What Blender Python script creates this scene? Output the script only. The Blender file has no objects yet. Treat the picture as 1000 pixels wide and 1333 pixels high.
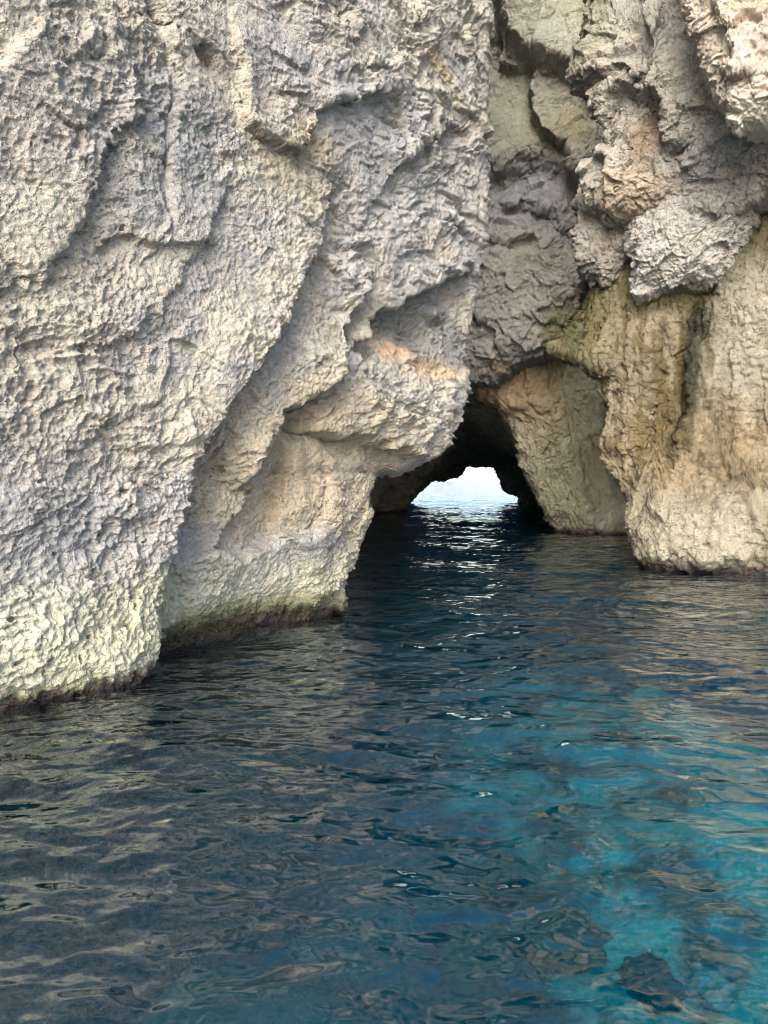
import bpy, math, random
import numpy as np

# ------------------------------------------------------------------ camera, light, exposure
SC = bpy.context.scene
COL = SC.collection
CAM_Z = 2.0
RES = 1.0                         # mesh density of the rock surfaces
FPX = 962.0                       # focal length in photograph pixels (1000 x 1333)
PITCH = math.atan((666.5 - 618.0) / FPX)
cam = bpy.data.cameras.new('camera')
cam.sensor_fit = 'VERTICAL'
cam.sensor_height = 36.0
cam.lens = 36.0 * FPX / 1333.0
cam.clip_start = 0.05
cam.clip_end = 6000
camo = bpy.data.objects.new('camera', cam)
camo.location = (0, 0, CAM_Z)
camo.rotation_euler = (math.pi / 2 - PITCH, 0, 0)
COL.objects.link(camo)
SC.camera = camo

SUN_EL, SUN_AZ = math.radians(31), math.radians(180 + 13)     # azimuth clockwise from +Y
wd = bpy.data.worlds.new('World')
SC.world = wd
wd.use_nodes = True
nt = wd.node_tree
bg = nt.nodes['Background']
sky = nt.nodes.new('ShaderNodeTexSky')
sky.sky_type = 'NISHITA'
sky.sun_disc = False
sky.sun_elevation = SUN_EL
sky.sun_rotation = SUN_AZ
sky.dust_density = 2.5
sky.air_density = 1.0
bg.inputs['Strength'].default_value = 0.125
nt.links.new(sky.outputs[0], bg.inputs['Color'])

sun = bpy.data.lights.new('sun', 'SUN')
sun.energy = 2.0
sun.angle = math.radians(40)
sun.color = (1.0, 0.975, 0.935)
suno = bpy.data.objects.new('sun', sun)
sd = np.array([math.sin(SUN_AZ) * math.cos(SUN_EL), math.cos(SUN_AZ) * math.cos(SUN_EL), math.sin(SUN_EL)])
from mathutils import Vector
suno.rotation_euler = Vector(sd).to_track_quat('Z', 'Y').to_euler()
suno.location = (0, -20, 30)
COL.objects.link(suno)

SC.view_settings.view_transform = 'Standard'
SC.view_settings.look = 'None'
SC.view_settings.gamma = 1.0
SC.view_settings.exposure = 1.66
SC.render.engine = 'CYCLES'
SC.cycles.use_denoising = True
SC.cycles.max_bounces = 6
SC.cycles.diffuse_bounces = 3
SC.cycles.filter_width = 1.05
SC.cycles.glossy_bounces = 3
SC.cycles.transmission_bounces = 4
SC.cycles.volume_bounces = 1
SC.cycles.transparent_max_bounces = 6
SC.cycles.sample_clamp_indirect = 6.0
SC.cycles.use_adaptive_sampling = True
SC.cycles.adaptive_threshold = 0.03

# ------------------------------------------------------------------ pixel rays (photograph pixels to directions)
CF = np.array([0, math.cos(PITCH), -math.sin(PITCH)])
CU = np.array([0, math.sin(PITCH), math.cos(PITCH)])
CR = np.array([1.0, 0, 0])
CC = np.array([0, 0, CAM_Z])

def ray(px, py):
    return CF + (px - 500.0) / FPX * CR - (py - 666.5) / FPX * CU

class Frame:
    """a vertical wall plane: origin in plan, direction along it; normal faces the viewer"""
    def __init__(self, a, b):
        a = np.array(a, float); b = np.array(b, float)
        e = (b - a) / np.linalg.norm(b - a)
        self.o = np.array([a[0], a[1], 0.0])
        self.e = np.array([e[0], e[1], 0.0])
        self.n = np.array([e[1], -e[0], 0.0])
    def uv(self, px, py):
        d = ray(px, py)
        k = np.dot(self.o - CC, self.n) / np.dot(d, self.n)
        p = CC + k * d
        return np.array([np.dot(p - self.o, self.e), p[2]])
    def scale(self, px, py):
        d = ray(px, py)
        k = np.dot(self.o - CC, self.n) / np.dot(d, self.n)
        return k / FPX                                   # metres per photograph pixel there
    def pos(self, u, v, d):
        return (self.o[None] + u[:, None] * self.e[None] + d[:, None] * self.n[None]
                + v[:, None] * np.array([[0, 0, 1.0]]))

# ------------------------------------------------------------------ noise
_rs = np.random.RandomState(7)
_P = _rs.permutation(256).astype(np.int32)
_P = np.concatenate([_P, _P, _P])
_G = _rs.normal(size=(256, 3)).astype(np.float32)
_G /= np.linalg.norm(_G, axis=1)[:, None]
_J = _rs.rand(256, 3).astype(np.float32)

def perlin(p):
    p = np.asarray(p, np.float32)
    i = np.floor(p).astype(np.int32)
    f = p - i
    i &= 255
    w = f * f * f * (f * (f * 6 - 15) + 10)
    out = np.zeros(len(p), np.float32)
    for dx in (0, 1):
        a = _P[i[:, 0] + dx]
        wx = w[:, 0] if dx else 1 - w[:, 0]
        for dy in (0, 1):
            b = _P[a + i[:, 1] + dy]
            wxy = wx * (w[:, 1] if dy else 1 - w[:, 1])
            for dz in (0, 1):
                g = _G[_P[b + i[:, 2] + dz]]
                dot = g[:, 0] * (f[:, 0] - dx) + g[:, 1] * (f[:, 1] - dy) + g[:, 2] * (f[:, 2] - dz)
                out += wxy * (w[:, 2] if dz else 1 - w[:, 2]) * dot
    return out * 1.5

def fbm(p, oct=4, gain=0.5, lac=2.03):
    p = np.asarray(p, np.float32)
    a, s, out = 1.0, 1.0, 0.0
    for k in range(oct):
        out = out + a * perlin(p * s + 17.3 * k)
        a *= gain; s *= lac
    return out

def ridged(p, oct=3, gain=0.5):
    p = np.asarray(p, np.float32)
    a, s, out = 1.0, 1.0, 0.0
    for k in range(oct):
        out = out + a * (1 - 2 * np.abs(perlin(p * s + 9.7 * k)))
        a *= gain; s *= 2.1
    return out

def worley(p):
    """nearest and second distance over the 2x2x2 closest cells"""
    p = np.asarray(p, np.float32)
    b = np.floor(p - 0.5).astype(np.int32)
    f1 = np.full(len(p), 9.0, np.float32)
    f2 = np.full(len(p), 9.0, np.float32)
    for dx in (0, 1):
        for dy in (0, 1):
            for dz in (0, 1):
                c = b + np.array([dx, dy, dz], np.int32)
                m = c & 255
                j = _J[_P[_P[_P[m[:, 0]] + m[:, 1]] + m[:, 2]]]
                q = c + 0.5 + (j - 0.5) * 0.8 - p
                d = np.sqrt((q * q).sum(1))
                f2 = np.minimum(f2, np.maximum(f1, d))
                f1 = np.minimum(f1, d)
    return f1, f2

def facet(p):
    """chipped-stone noise: every cell a plane of its own tilt"""
    p = np.asarray(p, np.float32)
    b = np.floor(p - 0.5).astype(np.int32)
    f1 = np.full(len(p), 9.0, np.float32)
    h = np.zeros(len(p), np.float32)
    for dx in (0, 1):
        for dy in (0, 1):
            for dz in (0, 1):
                c = b + np.array([dx, dy, dz], np.int32)
                m = c & 255
                k = _P[_P[_P[m[:, 0]] + m[:, 1]] + m[:, 2]]
                q = p - (c + 0.5 + (_J[k] - 0.5) * 0.8)
                d = (q * q).sum(1)
                n = d < f1
                f1 = np.where(n, d, f1)
                h = np.where(n, (q * _G[(k + 91) & 255]).sum(1), h)
    return h

def sstep(a, b, x):
    t = np.clip((x - a) / (b - a), 0, 1)
    return t * t * (3 - 2 * t)

# ------------------------------------------------------------------ relief features in wall coordinates
def polydist(u, v, pts):
    best = np.full(len(u), 1e9); side = np.zeros(len(u)); q = np.zeros(len(u))
    L = [0.0]
    for a, b in zip(pts[:-1], pts[1:]):
        L.append(L[-1] + np.hypot(*(b - a)))
    for k, (a, b) in enumerate(zip(pts[:-1], pts[1:])):
        d = b - a
        l2 = (d * d).sum()
        t = np.clip(((u - a[0]) * d[0] + (v - a[1]) * d[1]) / l2, 0, 1)
        du = u - a[0] - t * d[0]; dv = v - a[1] - t * d[1]
        dist = np.hypot(du, dv)
        m = dist < best
        best[m] = dist[m]
        side[m] = np.sign(d[0] * dv - d[1] * du)[m]
        q[m] = ((L[k] + t * (L[k + 1] - L[k])) / L[-1])[m]
    return best, side, q

def crease(fr, u, v, px, hi, ah, wh, al, wl, eps=0.06, groove=0.0, gw=0.06, t0=0.12, t1=0.12):
    """a step across a polyline: the side of `hi` stands proud, the other lies back"""
    pts = [fr.uv(*p) for p in px]
    h = fr.uv(*hi)
    d, s, q = polydist(u, v, pts)
    dh, sh, _ = polydist(np.array([h[0]]), np.array([h[1]]), pts)
    S = d * s * sh[0]
    t = sstep(-eps, eps, S)
    D = t * ah * np.exp(-d / wh) - (1 - t) * al * np.exp(-d / wl) - groove * np.exp(-(d / gw) ** 2)
    tp = np.ones(len(u))
    if t0: tp *= sstep(0, t0, q)
    if t1: tp *= sstep(0, t1, 1 - q)
    return D * tp

def bump(fr, u, v, c, rx, ry, amp, ang=0.0, p=2.0):
    """raised (or sunken) oval; radii in photograph pixels"""
    m = fr.uv(*c)
    a = fr.uv(c[0] + 1, c[1]); b = fr.uv(c[0], c[1] - 1)
    sx, sy = abs(a[0] - m[0]), abs(b[1] - m[1])
    x = (u - m[0]) / sx; y = (v - m[1]) / sy
    ca, sa = math.cos(math.radians(ang)), math.sin(math.radians(ang))
    X = (x * ca + y * sa) / rx; Y = (-x * sa + y * ca) / ry
    return amp * np.exp(-((X * X + Y * Y) ** (p / 2)))

def mask(fr, u, v, c, rx, ry, ang=0.0, soft=0.5, nz=None):
    r = np.sqrt(-np.log(np.clip(bump(fr, u, v, c, rx, ry, 1.0, ang), 1e-9, 1)))
    if nz is not None: r = r + nz
    return 1 - sstep(1 - soft, 1 + soft, r)

# ------------------------------------------------------------------ meshes
def link(o, parent=None):
    COL.objects.link(o)
    if parent is not None: o.parent = parent
    return o

def tag(o, label=None, cat=None, group=None, kind=None):
    if label: o['label'] = label
    if cat: o['category'] = cat
    if group: o['group'] = group
    if kind: o['kind'] = kind
    return o

def empty(name, loc):
    o = bpy.data.objects.new(name, None)
    o.location = loc
    o.empty_display_size = 0.2
    return link(o)

def mesh_obj(name, co, quads, mat, parent=None, col=None, smooth=True, loc=None):
    co = np.asarray(co, np.float32)
    loc = np.zeros(3) if loc is None else np.asarray(loc, float)
    me = bpy.data.meshes.new(name)
    nq = len(quads)
    me.vertices.add(len(co))
    me.vertices.foreach_set('co', (co - loc.astype(np.float32)).ravel())
    me.loops.add(nq * 4)
    me.loops.foreach_set('vertex_index', np.asarray(quads, np.int32).ravel())
    me.polygons.add(nq)
    me.polygons.foreach_set('loop_start', np.arange(nq, dtype=np.int32) * 4)
    me.polygons.foreach_set('loop_total', np.full(nq, 4, np.int32))
    me.polygons.foreach_set('use_smooth', np.full(nq, smooth))
    me.update(calc_edges=True)
    if col is not None:
        at = me.attributes.new('pigment', 'FLOAT_COLOR', 'POINT')
        c4 = np.ones((len(co), 4), np.float32); c4[:, :3] = col * np.array([[0.78, 0.825, 0.87]], np.float32)
        at.data.foreach_set('color', c4.ravel())
    me.materials.append(mat)
    o = bpy.data.objects.new(name, me)
    link(o, parent)
    if parent is not None:
        o.location = loc - np.array(parent.location)
    else:
        o.location = loc
    return o

def grid_quads(nr, nc, flip=False):
    i = np.arange(nr * nc).reshape(nr, nc)
    q = np.stack([i[:-1, :-1], i[:-1, 1:], i[1:, 1:], i[1:, :-1]], -1).reshape(-1, 4)
    return q[:, ::-1] if flip else q

def grid_normals(P, nr, nc):
    G = P.reshape(nr, nc, 3)
    du = np.gradient(G, axis=1); dv = np.gradient(G, axis=0)
    n = np.cross(du, dv)
    n /= np.linalg.norm(n, axis=2, keepdims=True) + 1e-9
    return n.reshape(-1, 3)

def smooth_grid(A, nr, nc, k=2):
    G = A.reshape(nr, nc, -1).copy()
    for _ in range(k):
        H = np.pad(G, ((1, 1), (1, 1), (0, 0)), mode='edge')
        G = (H[:-2, 1:-1] + H[2:, 1:-1] + H[1:-1, :-2] + H[1:-1, 2:] + 2 * G) / 6
    return G.reshape(A.shape)

# ------------------------------------------------------------------ materials
def nodes_of(name):
    m = bpy.data.materials.new(name)
    m.use_nodes = True
    n = m.node_tree
    return m, n, n.nodes['Principled BSDF'], n.links

def rock_material(name, fine=26.0, bump_d=0.012, gloss=0.85, var=0.22):
    m, n, p, L = nodes_of(name)
    at = n.nodes.new('ShaderNodeAttribute'); at.attribute_name = 'pigment'
    tc = n.nodes.new('ShaderNodeTexCoord')
    geo = n.nodes.new('ShaderNodeNewGeometry')
    def noise(scale, det=6, rough=0.65):
        t = n.nodes.new('ShaderNodeTexNoise')
        t.inputs['Scale'].default_value = scale
        t.inputs['Detail'].default_value = det
        t.inputs['Roughness'].default_value = rough
        L.new(geo.outputs['Position'], t.inputs['Vector'])
        return t
    n1 = noise(fine * 0.35, 8, 0.7)
    n2 = noise(fine * 2.5, 4, 0.7)
    r1 = n.nodes.new('ShaderNodeMapRange')
    r1.inputs['From Min'].default_value = 0.3; r1.inputs['From Max'].default_value = 0.7
    r1.inputs['To Min'].default_value = 1 - var; r1.inputs['To Max'].default_value = 1 + var
    L.new(n1.outputs['Fac'], r1.inputs['Value'])
    r2 = n.nodes.new('ShaderNodeMapRange')
    r2.inputs['From Min'].default_value = 0.28; r2.inputs['From Max'].default_value = 0.72
    r2.inputs['To Min'].default_value = 0.66; r2.inputs['To Max'].default_value = 1.34
    L.new(n2.outputs['Fac'], r2.inputs['Value'])
    mu = n.nodes.new('ShaderNodeMath'); mu.operation = 'MULTIPLY'
    L.new(r1.outputs[0], mu.inputs[0]); L.new(r2.outputs[0], mu.inputs[1])
    vm = n.nodes.new('ShaderNodeVectorMath'); vm.operation = 'SCALE'
    L.new(at.outputs['Color'], vm.inputs[0]); L.new(mu.outputs[0], vm.inputs['Scale'])
    L.new(vm.outputs[0], p.inputs['Base Color'])
    p.inputs['Roughness'].default_value = gloss
    p.inputs['Specular IOR Level'].default_value = 0.35
    b1 = n.nodes.new('ShaderNodeBump')
    b1.inputs['Strength'].default_value = 1.0
    b1.inputs['Distance'].default_value = bump_d
    n3 = noise(fine, 8, 0.72)
    L.new(n3.outputs['Fac'], b1.inputs['Height'])
    wn = noise(fine * 0.18, 3, 0.6)
    sc1 = n.nodes.new('ShaderNodeVectorMath'); sc1.operation = 'SCALE'; sc1.inputs['Scale'].default_value = 0.22 * 30 / fine
    L.new(wn.outputs['Color'], sc1.inputs[0])
    ad = n.nodes.new('ShaderNodeVectorMath'); ad.operation = 'ADD'
    L.new(geo.outputs['Position'], ad.inputs[0]); L.new(sc1.outputs[0], ad.inputs[1])
    vo = n.nodes.new('ShaderNodeTexVoronoi'); vo.feature = 'DISTANCE_TO_EDGE'
    vo.inputs['Scale'].default_value = fine * 0.42
    L.new(ad.outputs[0], vo.inputs['Vector'])
    rr = n.nodes.new('ShaderNodeMapRange'); rr.inputs['From Max'].default_value = 0.12
    L.new(vo.outputs['Distance'], rr.inputs['Value'])
    gn = noise(fine * 0.06, 3, 0.6)
    gr = n.nodes.new('ShaderNodeMapRange'); gr.inputs['From Min'].default_value = 0.47; gr.inputs['From Max'].default_value = 0.62
    L.new(gn.outputs['Fac'], gr.inputs['Value'])
    pv = n.nodes.new('ShaderNodeTexVoronoi'); pv.inputs['Scale'].default_value = fine * 0.8     # small solution pits
    L.new(ad.outputs[0], pv.inputs['Vector'])
    pr = n.nodes.new('ShaderNodeMapRange'); pr.inputs['From Max'].default_value = 0.45
    L.new(pv.outputs['Distance'], pr.inputs['Value'])
    b3 = n.nodes.new('ShaderNodeBump'); b3.inputs['Distance'].default_value = bump_d * 0.8
    gi = n.nodes.new('ShaderNodeMapRange'); gi.inputs['To Min'].default_value = 0.9; gi.inputs['To Max'].default_value = 0.1
    L.new(gr.outputs[0], gi.inputs['Value']); L.new(gi.outputs[0], b3.inputs['Strength'])
    L.new(pr.outputs[0], b3.inputs['Height']); L.new(b1.outputs[0], b3.inputs['Normal'])
    b2 = n.nodes.new('ShaderNodeBump'); b2.inputs['Strength'].default_value = 0.6; b2.inputs['Distance'].default_value = bump_d * 0.7
    L.new(rr.outputs[0], b2.inputs['Height']); L.new(b3.outputs[0], b2.inputs['Normal'])
    gs = n.nodes.new('ShaderNodeMath'); gs.operation = 'MULTIPLY'; gs.inputs[1].default_value = 0.6
    L.new(gr.outputs[0], gs.inputs[0]); L.new(gs.outputs[0], b2.inputs['Strength'])
    L.new(b2.outputs[0], p.inputs['Normal'])
    return m

M_NEAR = rock_material('limestone_near', 30.0, 0.03)
M_FAR = rock_material('limestone_far', 17.0, 0.05)
M_WET = rock_material('limestone_stained', 20.0, 0.045, 0.6)
M_CAVE = rock_material('limestone_cave', 6.0, 0.06)
M_BED = rock_material('seabed_stone', 6.0, 0.03)

def C(*rgb255):
    """sRGB 0-255 to linear"""
    a = np.array(rgb255, float) / 255
    return np.where(a <= 0.04045, a / 12.92, ((a + 0.055) / 1.055) ** 2.4).astype(np.float32)

def mix(col, c, m):
    m = np.clip(m, 0, 1)[:, None].astype(np.float32)
    return col * (1 - m) + np.asarray(c, np.float32)[None] * m

def waterline(col, P, k=1.0, algae=1.0, crust=None):
    """pale barnacle zone, green algae and purple-brown crust just above the water"""
    z = (P[:, 2] + 0.08 * fbm(P * 1.3, 3) + 0.05 * perlin(P * 6)) * k
    patch = sstep(-0.15, 0.35, fbm(P * 0.9 + 40, 3))
    if crust is not None: patch = np.maximum(patch, crust)
    col = mix(col, C(112, 112, 70), (1 - sstep(0.22, 0.42, z)) * 0.75 * patch * algae)
    col = mix(col, C(70, 76, 42), (1 - sstep(0.12, 0.3, z)) * 0.8 * patch * algae)
    col = mix(col, C(84, 62, 58), (1 - sstep(0.08, 0.22, z)) * 0.85)
    col = mix(col, C(44, 40, 40), 1 - sstep(-0.04, 0.10, z))
    return col

# ==================================================================================================
#  LEFT CLIFF
# ==================================================================================================
def rock_relief(P, N, size, kind):
    """metric displacement for weathered limestone; size = overall scale of the detail (m)"""
    Q = P / size
    w = np.stack([perlin(Q * 1.1 + 3), perlin(Q * 1.1 + 31), perlin(Q * 1.1 + 57)], 1)
    if kind == 'pitted':
        A = np.array([[1.0, 1.0, 0.95]], np.float32)
        f1, _ = worley((Q + 0.25 * w) * A * 5.0)
        g1, _ = worley((Q + 0.2 * w) * A * 11.0 + 5)
        m = sstep(-0.5, 0.5, fbm(Q * 0.55 + 11, 2))
        D = 0.065 * fbm(Q * 1.1 + 0.3 * w, 3) + 0.065 * facet(Q * 1.7 + 0.5 * w) + 0.04 * facet(Q * 4.3 + 0.4 * w)
        D = D + (0.035 + 0.075 * m) * (f1 ** 1.6 - 0.35) + (0.05 + 0.03 * (1 - m)) * (g1 ** 1.5 - 0.35)
        D = D + 0.02 * facet(Q * 14 + 2) + 0.012 * perlin(Q * 24)
        pore = sstep(0.64, 0.82, perlin(Q * 6.5 + 90) + 0.25 * perlin(Q * 2 + 8))
        D = D - 0.13 * pore
        return D * size
    if kind == 'flaky':
        A = np.array([[1.0, 1.0, 1.45]], np.float32)
        R = (Q + 0.25 * w) * A
        D = 0.12 * fbm(Q * 1.0, 3) + 0.15 * facet(R * 1.25) + 0.075 * facet(R * 3.1 + 7) + 0.045 * facet(R * 7.5 + 3)
        D = D + 0.025 * ridged(R * 2.6, 2) + 0.018 * fbm(Q * 15, 2, 0.62)
        return D * size
    if kind == 'drip':
        A = np.array([[1.0, 1.0, 0.42]], np.float32)
        r = ridged((Q + 0.3 * w) * A * 1.7, 3, 0.55)
        f1, _ = worley((Q + 0.3 * w) * A * 5.0)
        D = 0.12 * fbm(Q * 0.9, 3) + 0.045 * r + 0.07 * (f1 - 0.4) + 0.12 * facet(Q * A * 2.0 + 0.3 * w) + 0.07 * facet(Q * 6.0 + 0.3 * w)
        D = D + 0.02 * fbm(Q * 13, 3, 0.62)
        return D * size
    if kind == 'strata':
        A = np.array([[1.0, 1.0, 3.0]], np.float32)
        r = ridged((Q + 0.2 * w) * A * 1.2, 3, 0.5)
        D = 0.12 * fbm(Q * 0.9, 3) + 0.07 * r + 0.12 * facet((Q + 0.2 * w) * A * 1.2) + 0.03 * fbm(Q * 6, 2) - 0.07
        return D * size

def build_left():
    fr = Frame((-3.3, 6.3), (1.9, 14.0))
    sil = [(440, 1500), (435, 1000), (433, 860), (435, 787), (441, 755), (466, 712), (479, 680), (490, 642), (500, 617), (535, 607),
           (565, 592), (580, 572), (591, 548), (600, 525), (606, 500), (612, 450), (620, 390), (628, 330), (634, 250),
           (637, 150), (640, 60), (641, 0), (643, -100), (648, -400)]
    sv = np.array([fr.uv(*p) for p in sil])
    # the foot of the wall lies back from the plane: corrected below by `foot`
    def s_corner(z): return np.interp(z, sv[:, 1], sv[:, 0]) + 0.35 + 0.22 * (1 - sstep(0.5, 2.2, z))
    nc, nr = int(800 * RES), int(790 * RES)
    # columns: a in [-.35,0) off frame left, [0,1] face, (1,1.35] round the corner and back
    a = np.concatenate([np.linspace(-0.5, -0.025, 110), np.linspace(-0.02, 1.0, nc - 34 - 100), 1 + np.linspace(0.004, 1, 100) ** 1.5 * 0.6])
    nc = len(a)
    w = np.concatenate([np.linspace(-0.95, -0.36, 50), np.linspace(-0.355, 0.66, nr - 50 - 50), np.linspace(0.68, 1.9, 50)])
    nr = len(w)
    # distance-graded columns
    umax = 11.0
    d0 = 6.3
    A, W = np.meshgrid(a, w)
    face = np.clip(A, -1, 1)
    # first guess u to get the depth, then the height, then the true corner
    g = np.where(face >= 0, (np.exp(np.clip(face, 0, 1) * 0.9) - 1) / (math.exp(0.9) - 1), face * 0.8)
    u = g * 9.0
    for _ in range(6):
        dd = np.clip(6.3 + 0.83 * u, 4.0, 40)
        z = CAM_Z + W * dd
        sc = s_corner(z)
        u = np.where(face >= 0, g * sc, g * 9.0)
    u = u.ravel(); v = z.ravel(); a_ = A.ravel(); sc = sc.ravel()
    P0 = fr.pos(u, v, np.zeros(len(u)))
    wu = u + 0.10 * perlin(P0 * 0.9) + 0.07 * perlin(P0 * 2.7 + 5) + 0.05 * facet(P0 * 4.0)
    wv = v + 0.10 * perlin(P0 * 0.9 + 50) + 0.07 * perlin(P0 * 2.7 + 25) + 0.05 * facet(P0 * 4.0 + 30)
    cr = lambda *k, **kw: crease(fr, wu, wv, *k, **kw)
    bp = lambda *k, **kw: bump(fr, wu, wv, *k, **kw)
    D = np.zeros(len(u))
    # foot of the second lobe lies back, the first lobe stands forward
    D += cr([(470, 200), (420, 280), (388, 345), (370, 395), (345, 440), (310, 490), (265, 555), (240, 610), (226, 680), (214, 745), (204, 800), (188, 870), (180, 920), (170, 1100)],
            (150, 600), 0.3, 2.2, 0.38, 1.6, eps=0.07, groove=0.08, gw=0.1, t0=0.35, t1=0)
    D += bp((330, 860), 120, 140, -0.35)
    # hollow under the arched edge, slab tongue
    D += cr([(618, 350), (585, 362), (560, 370), (520, 395), (487, 412), (480, 425), (478, 445), (455, 455)], (520, 340), 0.22, 0.9, 0.5, 0.8, eps=0.05)
    D += cr([(480, 330), (455, 400), (440, 428), (437, 455), (430, 485), (400, 520), (365, 545), (345, 590), (300, 640)], (390, 440), 0.3, 0.8, 0.4, 0.7, eps=0.05, groove=0.07)
    D += bp((510, 510), 120, 60, 0.42)
    D += cr([(398, 545), (410, 560), (450, 566), (500, 578), (540, 590), (560, 600)], (500, 530), 0.2, 0.5, 0.32, 0.6, eps=0.05)
    D += bp((402, 552), 9, 14, -0.55)
    D += bp((550, 430), 60, 45, -0.12)
    # ribs of the lower part
    D += cr([(352, 560), (330, 595), (328, 650), (300, 690), (295, 740)], (310, 600), 0.16, 0.4, 0.2, 0.35, eps=0.05)
    D += cr([(300, 560), (275, 610), (270, 660), (240, 700)], (250, 590), 0.14, 0.4, 0.18, 0.35, eps=0.05)
    D += cr([(395, 560), (390, 620), (375, 690), (372, 720)], (420, 640), 0.12, 0.35, 0.2, 0.3, eps=0.05)
    D += cr([(440, 600), (430, 660), (415, 700)], (460, 660), 0.1, 0.35, 0.1, 0.3, eps=0.05)
    D += cr([(250, 730), (300, 720), (330, 725), (375, 700), (435, 690)], (350, 770), 0.18, 0.5, 0.1, 0.4, eps=0.06)
    D += bp((330, 620), 25, 55, 0.1); D += bp((420, 650), 30, 50, 0.12)
    # notch at the waterline
    zz = wv
    D += -0.16 * np.exp(-((zz - 0.02) / 0.16) ** 2)
    D += np.where(zz < 0, -0.25 * np.clip(-zz, 0, 3), 0)
    D += bp((150, 870), 60, 60, 0.28); D += bp((212, 830), 15, 60, -0.35)
    D += bp((100, 840), 95, 75, 0.14); D += bp((45, 830), 40, 60, 0.1)
    U = np.zeros(len(u))
    # upper block
    U += cr([(300, 0), (303, 60), (302, 120), (310, 158), (345, 178), (398, 197), (404, 170), (412, 145), (440, 132), (470, 128), (508, 122), (512, 40)], (400, 70), 0.34, 0.45, 0.14, 0.35, eps=0.06)
    U += bp((400, 80), 95, 45, 0.15)
    U += cr([(420, 95), (450, 88), (505, 92), (530, 70)], (460, 50), 0.1, 0.2, 0.1, 0.2, eps=0.04)
    U += cr([(200, -60), (205, 0), (214, 48), (222, 130), (215, 220), (205, 300)], (260, 150), 0.1, 0.4, 0.06, 0.3, eps=0.04, groove=0.12, gw=0.06, t0=0)
    U += bp((262, 68), 20, 12, -0.5, ang=-30); U += bp((207, 14), 9, 16, -0.4); U += bp((184, 18), 4, 4, -0.2)
    U += cr([(240, 60), (258, 48), (280, 62), (275, 80)], (290, 40), 0.1, 0.2, 0.1, 0.2, eps=0.03)
    U += cr([(160, 20), (165, 90), (172, 150), (135, 195), (105, 270), (65, 340), (48, 395)], (60, 200), 0.18, 0.45, 0.22, 0.4, eps=0.08, groove=0.05)
    U += bp((140, 318), 28, 24, -0.14); U += bp((30, 378), 34, 16, -0.16); U += bp((25, 245), 12, 10, -0.12)
    U += cr([(125, 335), (150, 305), (200, 322), (245, 318), (285, 326)], (200, 280), 0.14, 0.35, 0.1, 0.3, eps=0.04)
    U += cr([(640, 140), (595, 160), (550, 187), (515, 222), (490, 260)], (520, 150), 0.18, 0.5, 0.2, 0.45, eps=0.06)
    U += cr([(625, 310), (590, 300), (575, 285), (550, 265), (520, 270)], (580, 230), 0.1, 0.4, 0.1, 0.3, eps=0.05)
    U += cr([(300, 240), (250, 330), (200, 410), (150, 450), (80, 470)], (200, 330), 0.1, 0.6, 0.1, 0.5, eps=0.06)
    U += cr([(180, 470), (210, 440), (190, 520), (120, 560), (80, 620)], (100, 500), 0.08, 0.5, 0.08, 0.4, eps=0.06)
    U += bp((195, 560), 14, 20, -0.1)
    U += cr([(60, 0), (20, 60), (0, 90), (-40, 120)], (80, 80), 0.1, 0.3, 0.12, 0.3, eps=0.05)
    D += 0.54 * U
    D = 0.8 * D + 0.10 * fbm(P0 * 0.45, 3)
    # rounding of the corner and the return wall
    back = np.clip(a_ - 1, 0, None) / 0.6
    edge = np.clip(sc - u, 0, None)
    D += -0.32 * np.exp(-edge / 0.16)
    ret_len = 19.0 * back
    P = fr.pos(u, v, D)
    # the return runs straight back, a little to the left so the corner itself is the outline
    m = a_ > 1
    P[m] += np.array([[-0.06, 1.0, 0.0]]) * ret_len[m][:, None]
    P[m] += np.array([[0.10, 0, 0]]) * np.sin(np.clip(back[m] * 8, 0, math.pi))[:, None]
    Nn = smooth_grid(grid_normals(P, nr, nc), nr, nc, 6)
    near = np.clip((u + 1) / 9, 0, 1)
    along = (P @ fr.e)[:, None]
    Pa = P - 0.22 * along * fr.e[None]                       # pits are drawn out along the wall and dip with it
    Pa[:, 2] -= 0.10 * along[:, 0]
    R1 = rock_relief(Pa, Nn, 0.62, 'pitted')
    R2 = rock_relief(Pa, Nn, 0.72, 'flaky')
    k = sstep(0.35, 0.75, near + 0.15 * perlin(P * 0.7))
    rough = 0.6 + 0.75 * sstep(-0.45, 0.45, fbm(P * 0.75 + 15, 3))
    P = P + Nn * (((1 - k) * R1 + k * R2) * rough)[:, None]
    # pigment
    nz = 0.35 * fbm(P * 1.1, 4, 0.6)
    col = np.tile(C(180, 168, 152), (len(u), 1))
    col = mix(col, C(160, 155, 150), sstep(-0.1, 0.5, fbm(P * 0.8 + 20, 4)) * 0.7)
    col = mix(col, C(190, 178, 158), sstep(0.0, 0.6, fbm(P * 1.3 + 60, 4)) * 0.6)
    mk = lambda *k_, **kw: mask(fr, u, v, *k_, nz=nz, **kw)
    col = mix(col, C(184, 162, 126), mk((400, 225), 70, 60) * 0.5)
    col = mix(col, C(182, 158, 126), mk((455, 620), 90, 120) * 0.5)
    col = mix(col, C(186, 164, 130), mk((350, 620), 90, 100) * 0.4)
    col = mix(col, C(202, 154, 106), mk((525, 455), 44, 24, ang=-35, soft=0.8) * (0.1 + 0.6 * sstep(-.1, .4, perlin(P * 5) + perlin(P * 2.1 + 4))))
    col = mix(col, C(196, 164, 116), mk((570, 480), 30, 14) * 0.6)
    col = mix(col, C(196, 172, 142), mk((565, 315), 26, 28, soft=0.3) * 0.7)
    col = mix(col, C(190, 164, 110), mk((570, 88), 16, 12) * 0.6)
    col = mix(col, C(186, 160, 112), mk((415, 190), 40, 18) * 0.5)
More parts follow.
